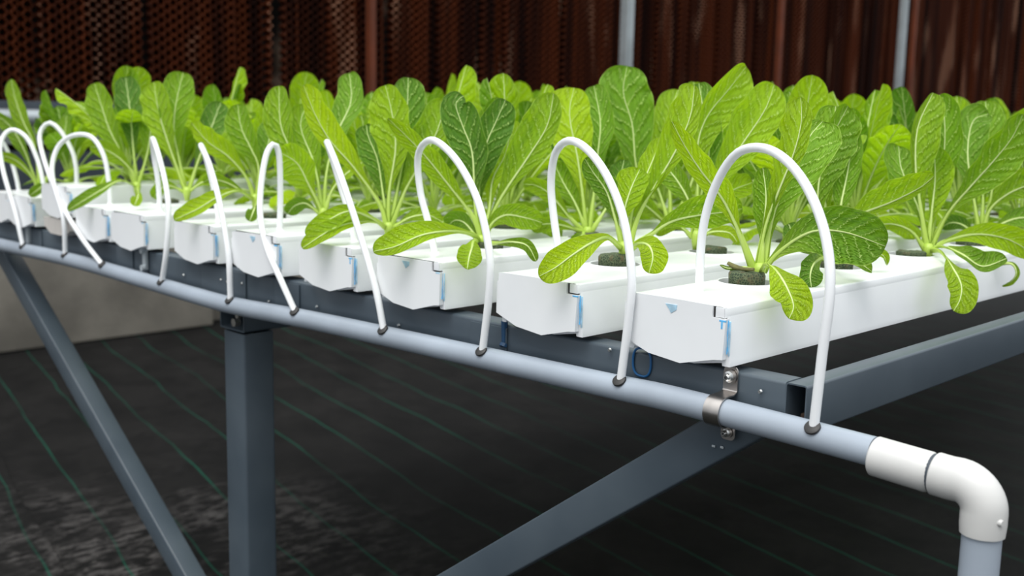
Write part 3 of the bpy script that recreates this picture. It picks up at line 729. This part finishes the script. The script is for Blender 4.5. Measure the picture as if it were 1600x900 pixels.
# ---- leaves traced for the front plants: each as its own 3D strip at its real distance
# (points base->tip in the 1600x900 frame, half width left, half width right (px), depth change at tip (m, + = away), roll, material)
HERO = {
 (0,0): dict(base=(1186,424), leaves=[
  ([(1184,425),(1196,355),(1216,300),(1240,240),(1252,190),(1251,152)], 46, 16, .00, -.5, 'm', .25, .70),
  ([(1192,424),(1206,345),(1226,290),(1250,245),(1266,212),(1285,190)], 20, 50, .035, .6, 'd', .3, .68),
  ([(1178,424),(1156,366),(1129,311),(1096,268),(1070,228),(1050,190)], 13, 22, -.03, .9, 'l', .2, .45),
  ([(1188,424),(1192,370),(1197,310),(1192,262)], 16, 16, .01, .9, 'm', .4, .55),
  ([(1190,424),(1198,412),(1214,424),(1230,450),(1240,478),(1233,498)], 29, 33, -.035, .15, 'l', .2, .60),
  ([(1192,424),(1212,398),(1248,371),(1280,360),(1325,364),(1384,385)], 40, 46, -.02, -.3, 'd', .15, .58),
  ([(1180,424),(1160,418),(1138,419),(1125,414)], 3, 3, .01, .2, 'm', .2, .5)]),
 (0,1): dict(base=(1297,406), leaves=[
  ([(1294,405),(1286,402),(1272,412),(1266,430),(1268,449)], 18, 26, -.02, .4, 'd', .3, .6),
  ([(1300,405),(1315,402),(1338,408),(1362,424)], 12, 13, -.01, .9, 'm', .3, .62),
  ([(1302,405),(1350,394),(1378,398),(1386,414)], 8, 9, .0, .8, 'm', .4, .6),
  ([(1292,405),(1278,330),(1282,270),(1300,215),(1325,166)], 28, 36, .01, -.5, 'm', .35, .66),
  ([(1300,405),(1312,330),(1325,265),(1334,205)], 20, 20, .02, .7, 'd', .4, .6),
  ([(1296,405),(1290,330),(1288,262),(1300,205),(1306,166)], 30, 30, .05, .3, 'm', .3, .68),
  ([(1300,405),(1318,360),(1345,335),(1392,316),(1436,294),(1460,275)], 36, 8, -.01, -.4, 'm', .25, .50),
  ([(1290,405),(1255,384),(1240,366),(1232,350)], 14, 16, .02, .5, 'd', .3, .6)]),
 (0,2): dict(base=(1450,391), leaves=[
  ([(1450,391),(1440,330),(1431,265),(1434,200),(1458,145)], 8, 34, -.01, .5, 'm', .3, .62),
  ([(1452,391),(1462,320),(1474,250),(1476,190),(1468,148)], 16, 28, .015, .8, 'd', .5, .62),
  ([(1453,391),(1480,335),(1518,290),(1552,252),(1582,214),(1598,179)], 38, 34, -.02, -.45, 'm', .25, .62),
  ([(1450,391),(1456,330),(1461,280),(1460,232)], 10, 26, .0, .7, 'l', .3, .62),
  ([(1454,391),(1470,393),(1488,417),(1502,445),(1500,468),(1490,486)], 24, 26, -.03, .1, 'l', .2, .60),
  ([(1455,391),(1475,385),(1505,398),(1535,416),(1573,404)], 20, 12, -.015, .6, 'd', .35, .52),
  ([(1556,412),(1580,412),(1588,425),(1582,438),(1566,447)], 5, 3, -.01, .8, 'm', .3, .5),
  ([(1455,391),(1480,376),(1525,366),(1575,374),(1620,400)], 22, 18, -.01, -.4, 'm', .2, .55),
  ([(1446,391),(1425,362),(1395,350),(1370,354),(1352,372)], 8, 16, .015, .8, 'm', .3, .58),
  ([(1448,391),(1438,335),(1420,290),(1408,262),(1404,228)], 36, 28, .04, -.3, 'm', .25, .66)]),
 (0,3): dict(base=(1535,372), leaves=[
  ([(1535,372),(1545,330),(1575,303),(1615,285),(1650,262)], 34, 16, -.01, -.3, 'm', .25, .6),
  ([(1532,372),(1520,300),(1512,240),(1520,190),(1545,178)], 26, 28, .02, .4, 'd', .4, .62),
  ([(1536,372),(1548,310),(1560,250),(1590,200),(1625,180)], 30, 30, .03, -.4, 'm', .3, .62),
  ([(1534,372),(1536,310),(1534,255),(1542,200),(1540,158)], 26, 26, .06, .3, 'm', .3, .66),
  ([(1540,372),(1565,350),(1600,340),(1640,352)], 18, 18, 0, .3, 'd', .3, .6),
  ([(1530,372),(1505,352),(1486,348),(1470,356)], 10, 14, .02, .5, 'd', .3, .6)]),
 (1,0): dict(base=(975,389), leaves=[
  ([(972,389),(950,371),(925,379),(895,398),(868,418),(842,432)], 24, 27, -.035, .15, 'l', .2, .62),
  ([(980,389),(998,380),(1014,384),(1020,402),(1014,427)], 22, 24, -.02, .2, 'l', .35, .58),
  ([(974,389),(962,345),(948,300),(926,268),(914,248)], 13, 26, .0, .9, 'd', .4, .58),
  ([(978,389),(974,340),(984,300),(1000,264)], 26, 24, .0, .3, 'l', .3, .66),
  ([(982,389),(998,335),(1027,285),(1058,231),(1079,180),(1085,133)], 44, 14, .02, -.5, 'm', .25, .64),
  ([(984,389),(1015,368),(1050,346),(1095,336),(1135,331),(1160,326)], 34, 20, .0, -.4, 'm', .25, .60),
  ([(980,389),(988,330),(1003,290),(1020,250),(1035,215)], 16, 28, .03, .6, 'm', .3, .6)]),
 (1,1): dict(base=(1088,371), leaves=[
  ([(1086,371),(1098,320),(1130,270),(1160,225),(1195,172),(1210,132)], 44, 30, .01, -.3, 'l', .2, .64),
  ([(1084,371),(1090,300),(1090,228),(1105,182),(1140,138),(1166,104)], 28, 30, .03, -.6, 'm', .35, .66),
  ([(1092,371),(1115,362),(1140,364),(1152,378)], 9, 11, -.01, .5, 'l', .2, .55),
  ([(1086,371),(1078,320),(1060,285),(1042,262),(1028,240)], 20, 18, .02, .4, 'm', .3, .62),
  ([(1086,371),(1110,330),(1140,300),(1176,285)], 22, 20, .04, .3, 'm', .3, .62),
  ([(1082,371),(1060,352),(1040,354),(1024,366)], 10, 10, .01, .5, 'm', .3, .6),
  ([(1088,371),(1096,300),(1108,240),(1100,180),(1092,130)], 24, 26, .05, .4, 'd', .3, .66)]),
 (2,1): dict(base=(918,364), leaves=[
  ([(916,364),(912,320),(903,250),(890,180),(897,137)], 36, 34, .0, .2, 'l', .2, .66),
  ([(914,364),(890,340),(862,306),(838,290),(817,288)], 13, 15, -.01, .4, 'm', .3, .6),
  ([(918,364),(900,320),(880,285),(866,255)], 20, 20, .01, -.3, 'm', .3, .62),
  ([(920,364),(928,300),(934,240),(938,190),(928,134)], 22, 24, .04, .5, 'd', .3, .68),
  ([(922,364),(950,320),(968,280),(975,250)], 18, 18, .03, .4, 'd', .3, .62),
  ([(912,364),(880,352),(850,350),(830,358)], 12, 12, .0, .4, 'm', .3, .6),
  ([(914,364),(905,372),(896,380)], 11, 11, -.01, .2, 'm', .3, .62)]),
 (2,2): dict(base=(1047,352), leaves=[
  ([(1044,352),(1012,315),(994,260),(988,195),(974,145),(980,103)], 38, 42, -.01, .2, 'd', .25, .70),
  ([(1048,352),(1046,290),(1040,230),(1050,170),(1060,140)], 24, 26, .03, .4, 'm', .3, .66),
  ([(1050,352),(1075,300),(1090,250),(1092,190),(1084,128)], 24, 22, .05, -.3, 'm', .3, .66),
  ([(1044,352),(1020,330),(1002,318),(985,322)], 14, 14, .0, .4, 'm', .3, .6),
  ([(1052,352),(1085,325),(1110,312),(1130,318)], 15, 15, .02, -.4, 'm', .3, .6),
  ([(1046,352),(1030,300),(1010,250),(1000,215)], 18, 18, .06, .3, 'm', .3, .62)]),
 (2,0): dict(base=(752,378), leaves=[
  ([(750,378),(738,366),(705,361),(660,367),(618,385),(583,393)], 14, 25, -.03, -.3, 'l', .2, .60),
  ([(748,378),(740,376),(737,388),(733,402),(730,421)], 20, 21, -.035, .2, 'l', .35, .60),
  ([(756,378),(772,380),(800,378),(824,384),(838,408)], 8, 12, -.01, .6, 'm', .3, .62),
  ([(756,378),(768,350),(790,336),(820,340),(848,348)], 20, 18, .0, -.3, 'm', .2, .55),
  ([(750,378),(742,320),(738,240),(724,200),(712,163),(724,150)], 28, 34, .0, .4, 'd', .3, .62),
  ([(752,378),(748,300),(758,232),(776,188),(790,156)], 26, 28, .02, -.35, 'd', .3, .64),
  ([(756,378),(772,330),(792,294),(826,244),(855,196),(865,146)], 42, 18, .0, -.4, 'm', .2, .58),
  ([(752,378),(738,338),(700,288),(663,242),(630,208),(606,185)], 14, 20, -.035, .8, 'm', .2, .45),
  ([(752,378),(764,330),(770,280),(790,240),(800,190)], 20, 24, .04, .5, 'm', .3, .66),
  ([(750,378),(728,350),(712,344),(700,352)], 14, 16, .02, .5, 'd', .3, .6)]),
 (3,0): dict(base=(607,357), leaves=[
  ([(604,357),(594,320),(553,262),(516,220),(492,178),(474,133)], 14, 32, -.02, .6, 'l', .2, .60),
  ([(606,357),(608,300),(618,232),(613,180),(602,133)], 34, 30, -.01, .3, 'm', .25, .62),
  ([(610,357),(622,290),(632,240),(636,180),(638,121)], 26, 28, .02, -.2, 'd', .25, .68),
  ([(610,357),(632,300),(655,258),(680,212),(698,158)], 36, 14, .02, -.5, 'm', .25, .62),
  ([(602,357),(588,346),(548,348),(512,362),(472,388)], 12, 16, -.03, -.3, 'l', .2, .58),
  ([(604,357),(580,340),(545,330),(510,346),(478,368)], 22, 14, -.01, -.4, 'm', .3, .60),
  ([(612,357),(640,340),(668,336),(690,346)], 12, 12, .0, .5, 'm', .3, .6),
  ([(606,357),(598,300),(590,250),(576,215),(572,195)], 22, 20, .03, .4, 'd', .35, .62)]),
 (4,0): dict(base=(505,334), leaves=[
  ([(504,334),(496,315),(482,288),(464,255),(434,236)], 34, 26, -.03, .2, 'l', .2, .60),
  ([(504,334),(474,280),(452,230),(438,192),(436,134)], 24, 22, .0, .3, 'm', .2, .66),
  ([(506,334),(520,295),(545,268),(572,250)], 10, 12, .02, .4, 'm', .3, .62),
  ([(500,334),(478,318),(460,322),(450,334)], 12, 12, .0, .4, 'd', .3, .6),
  ([(506,334),(510,270),(526,210),(548,160),(546,114)], 22, 24, .06, .3, 'd', .3, .68),
  ([(504,334),(492,260),(470,200),(478,165)], 22, 24, .03, -.3, 'm', .3, .66)]),
 (5,0): dict(base=(399,312), leaves=[
  ([(398,312),(384,276),(356,244),(325,222),(299,192)], 12, 24, -.02, .5, 'l', .2, .55),
  ([(400,312),(404,262),(392,232),(377,200),(371,163)], 22, 24, .0, .3, 'm', .3, .64),
  ([(396,312),(372,298),(340,308),(310,326),(272,344)], 10, 16, -.03, -.2, 'l', .2, .58),
  ([(402,312),(415,260),(420,220),(430,180)], 18, 20, .03, .3, 'd', .3, .66),
  ([(396,312),(360,288),(330,280),(318,285)], 8, 10, .0, .3, 'm', .3, .6),
  ([(402,312),(396,330),(390,346)], 9, 10, -.02, .2, 'm', .3, .6)]),
 (6,0): dict(base=(292,300), leaves=[
  ([(290,300),(280,250),(272,210),(274,168),(286,113)], 26, 26, .02, -.2, 'm', .3, .66),
  ([(290,300),(272,250),(255,200),(246,165),(240,128)], 24, 26, .0, .3, 'm', .2, .66),
  ([(294,300),(310,250),(330,200),(345,160)], 20, 20, .03, -.3, 'd', .3, .64),
  ([(288,300),(265,290),(250,296),(240,310)], 9, 11, -.01, .3, 'm', .3, .6),
  ([(294,300),(318,284),(340,284)], 9, 9, .02, .3, 'm', .3, .6)]),
 (7,0): dict(base=(214,292), leaves=[
  ([(212,292),(206,268),(185,246),(160,232),(140,229)], 14, 14, -.02, .2, 'm', .2, .55),
  ([(212,292),(188,282),(160,296),(130,314),(106,329)], 8, 11, -.03, -.1, 'm', .2, .58),
  ([(212,292),(190,240),(172,205),(160,170),(147,130)], 22, 22, .0, .2, 'm', .2, .64),
  ([(214,292),(208,230),(204,180),(196,120)], 20, 22, .03, -.2, 'd', .3, .66),
  ([(214,292),(230,240),(236,190),(232,150)], 18, 18, .02, .2, 'm', .3, .66),
  ([(214,292),(216,305),(210,322)], 9, 9, -.02, .2, 'm', .3, .6)]),
 (9,0): dict(base=(62,300), leaves=[
  ([(62,298),(54,230),(36,190),(24,155),(17,124)], 13, 14, .0, .2, 'm', .2, .62),
  ([(60,298),(40,240),(18,200),(-8,178)], 12, 12, .0, .3, 'm', .2, .6),
  ([(62,298),(44,268),(20,248),(-8,242)], 8, 8, -.02, .2, 'm', .3, .6),
  ([(64,298),(74,285),(60,296),(46,306)], 8, 8, -.02, .2, 'm', .3, .6),
  ([(64,298),(84,250),(100,210),(104,180)], 14, 14, .03, .2, 'm', .3, .6)]),
}
MT = {'m':'leaf_mid','d':'leaf_deep','l':'leaf_light'}
plm = {}
for (ci, hi, p) in plants: plm[(ci,hi)] = p
def hit_channels(x, y):
    d = ray(x,y)/F; best = 9
    for ci, R in enumerate(RX):
        g = .006; lo = (R-.1055-g*.3, YE-g-.003, ZT); hi = (R+g, 9, ZL+RAISE.get(ci,0)+g); t0, t1 = -9, 99
        for k in range(3):
            if abs(d[k]) < 1e-9: continue
            a, b = (lo[k]-CAM[k])/d[k], (hi[k]-CAM[k])/d[k]
            if a > b: a, b = b, a
            t0 = max(t0,a); t1 = min(t1,b)
        if t0 < t1 and t0 > 0: best = min(best, t0)
    return best
hk = 0
for key, h in HERO.items():
    p = plm[key]; o = plant_empty(key[0], key[1], p)
    bp = h['base']; D0 = depth(p); b3 = at_depth(bp[0], bp[1], D0); b3z = b3
    sm = newobj('rockwool_plug', SP[{(0,0):0,(1,0):0,(1,1):2,(0,2):1}.get(key,2)], None, o)
    sm.rotation_euler = (0,0,hk)
    sm.scale = (1,1,1)
    st = newobj('stem', STEM, None, o); st.location = b3-p-Vector((0,0,.012))
    for li, (pts, wl, wr, dz, roll, mt, cup, mx) in enumerate(h['leaves']):
        n = 30; P2 = [Vector((x,y,0)) for x,y in pts]; c2 = catmull(P2, n); C = []; SV = []; WL = []; WR = []
        upright = pts[0][1]-pts[-1][1] > 60
        dl = []
        for i in range(n+1):
            t = i/n; dl.append(D0+dz*t**1.3 - (.006*math.sin(math.pi*t)))
        # the blade arches forward far enough to clear the channel it hangs over
        ms = 0.
        for i in range(6, n+1):
            rr_ = max(wl,wr)*width_profile(i/n,.2,.8)*.9; g_ = math.sin(min(1, i/n/.5)*math.pi/2)
            for k_ in range(9):
                e_ = 0 if k_ == 8 else rr_
                ms = max(ms, (dl[i]-hit_channels(c2[i].x+math.cos(k_*math.pi/4)*e_, c2[i].y+math.sin(k_*math.pi/4)*e_))/g_)
        ms = min(ms, .13)
        dl = [dl[i]-ms*math.sin(min(1, i/n/.5)*math.pi/2) for i in range(n+1)]
        for i in range(n+1): C.append(at_depth(c2[i].x, c2[i].y, dl[i]))
        for i in range(n+1):
            a, b = C[max(0,i-1)], C[min(n,i+1)]; T_ = (b-a).normalized()
            s_ = T_.cross(FWD); s_.normalize()                       # in the plane facing the viewer, to the left of growth
            q = c2[min(n,i+1)]-c2[max(0,i-1)]
            s_ = (s_ + FWD*(roll*(0.25+.75*i/n))).normalized() 
            SV.append(s_); wp = 1; k_ = D0/F*math.sqrt(1+(roll*.8)**2)*1.04
            k_ *= dl[i]/D0; WL.append(max(wl*wp*k_, .0004)); WR.append(max(wr*wp*k_,.0004))
        # keep side order: negative u = left of the growing direction on screen
        c_ = C[n//2]; tst = px(c_-SV[n//2]*.01); d2 = c2[n//2+1]-c2[n//2-1]; cen = px(c_)
        crs = d2.x*(tst[1]-cen[1])-d2.y*(tst[0]-cen[0])
        if crs > 0: WL, WR = WR, WL
        me = leaf_core('leaf', [c-p for c in C], SV, WL, WR, cup=cup+.1, wave=.10 if upright else .05, nf=5 if upright else 3, ph=li*1.7, rib=.0021 if upright else .0016, mat=MT[mt], nu=8, seed=hk*20+li, prof=(.20 if upright else .06, min(.84,mx+.10), .11))
        newobj('leaf', me, None, o)
    if key == (0,0):
        bm = bmesh.new(); q = at_depth(1146,417,D0)-p
        tube(bm, [q+Vector((.022,0,.000)), q+Vector((.010,0,-.001)), q+Vector((0,0,.0005)), q+Vector((-.006,0,.003))], [.0016,.002,.0026,.0018], 8); obj('withered_stem', bm, M['brown_stub'], o)
    hk += 1
rg = random.Random(11)
cnt = 0
def visible(p):
    v = p-CAM; 
    if v.dot(FWD) < .2: return False
    x, y = px(p+Vector((0,0,.08))); return -140 < x < 1740
for (ci, hi, p) in plants:
    if (ci,hi) in HERO or not visible(p): continue
    far = depth(p) > 2.6
    o = plant_empty(ci, hi, p); cnt += 1
    sc = rg.uniform(.86,1.06)
    if not far:
        a = newobj('rockwool_plug', SP[rg.randrange(1,4)], None, o); a.rotation_euler = (0,0,rg.uniform(0,6))
        a = newobj('stem', STEM, None, o); a.location = (rg.uniform(-.004,.004),rg.uniform(-.004,.004),0)
    a0 = rg.uniform(0,6.28); off = Vector((rg.uniform(-.004,.004), rg.uniform(-.004,.004), .005))
    nl = [rg.choice(UPR) for _ in range(4)]+[rg.choice(MID) for _ in range(7)]+[rg.choice(LOW) for _ in range(2 if far else 5)]
    for k, me in enumerate(nl):
        l_ = newobj('leaf', me, None, o); l_.location = off+Vector((0,0,.006 if k < 11 else 0)); s_ = sc*rg.uniform(.82,1.08)*(1 if k > 1 else .92)
        l_.rotation_euler = (rg.uniform(-.1,.1), rg.uniform(-.12,.12), a0+k*2.399+rg.uniform(-.3,.3)); l_.scale = (s_,s_,s_)
print('plants', cnt+len(HERO), 'objects', len(bpy.data.objects))
for o in bpy.data.objects: o.hide_render = False
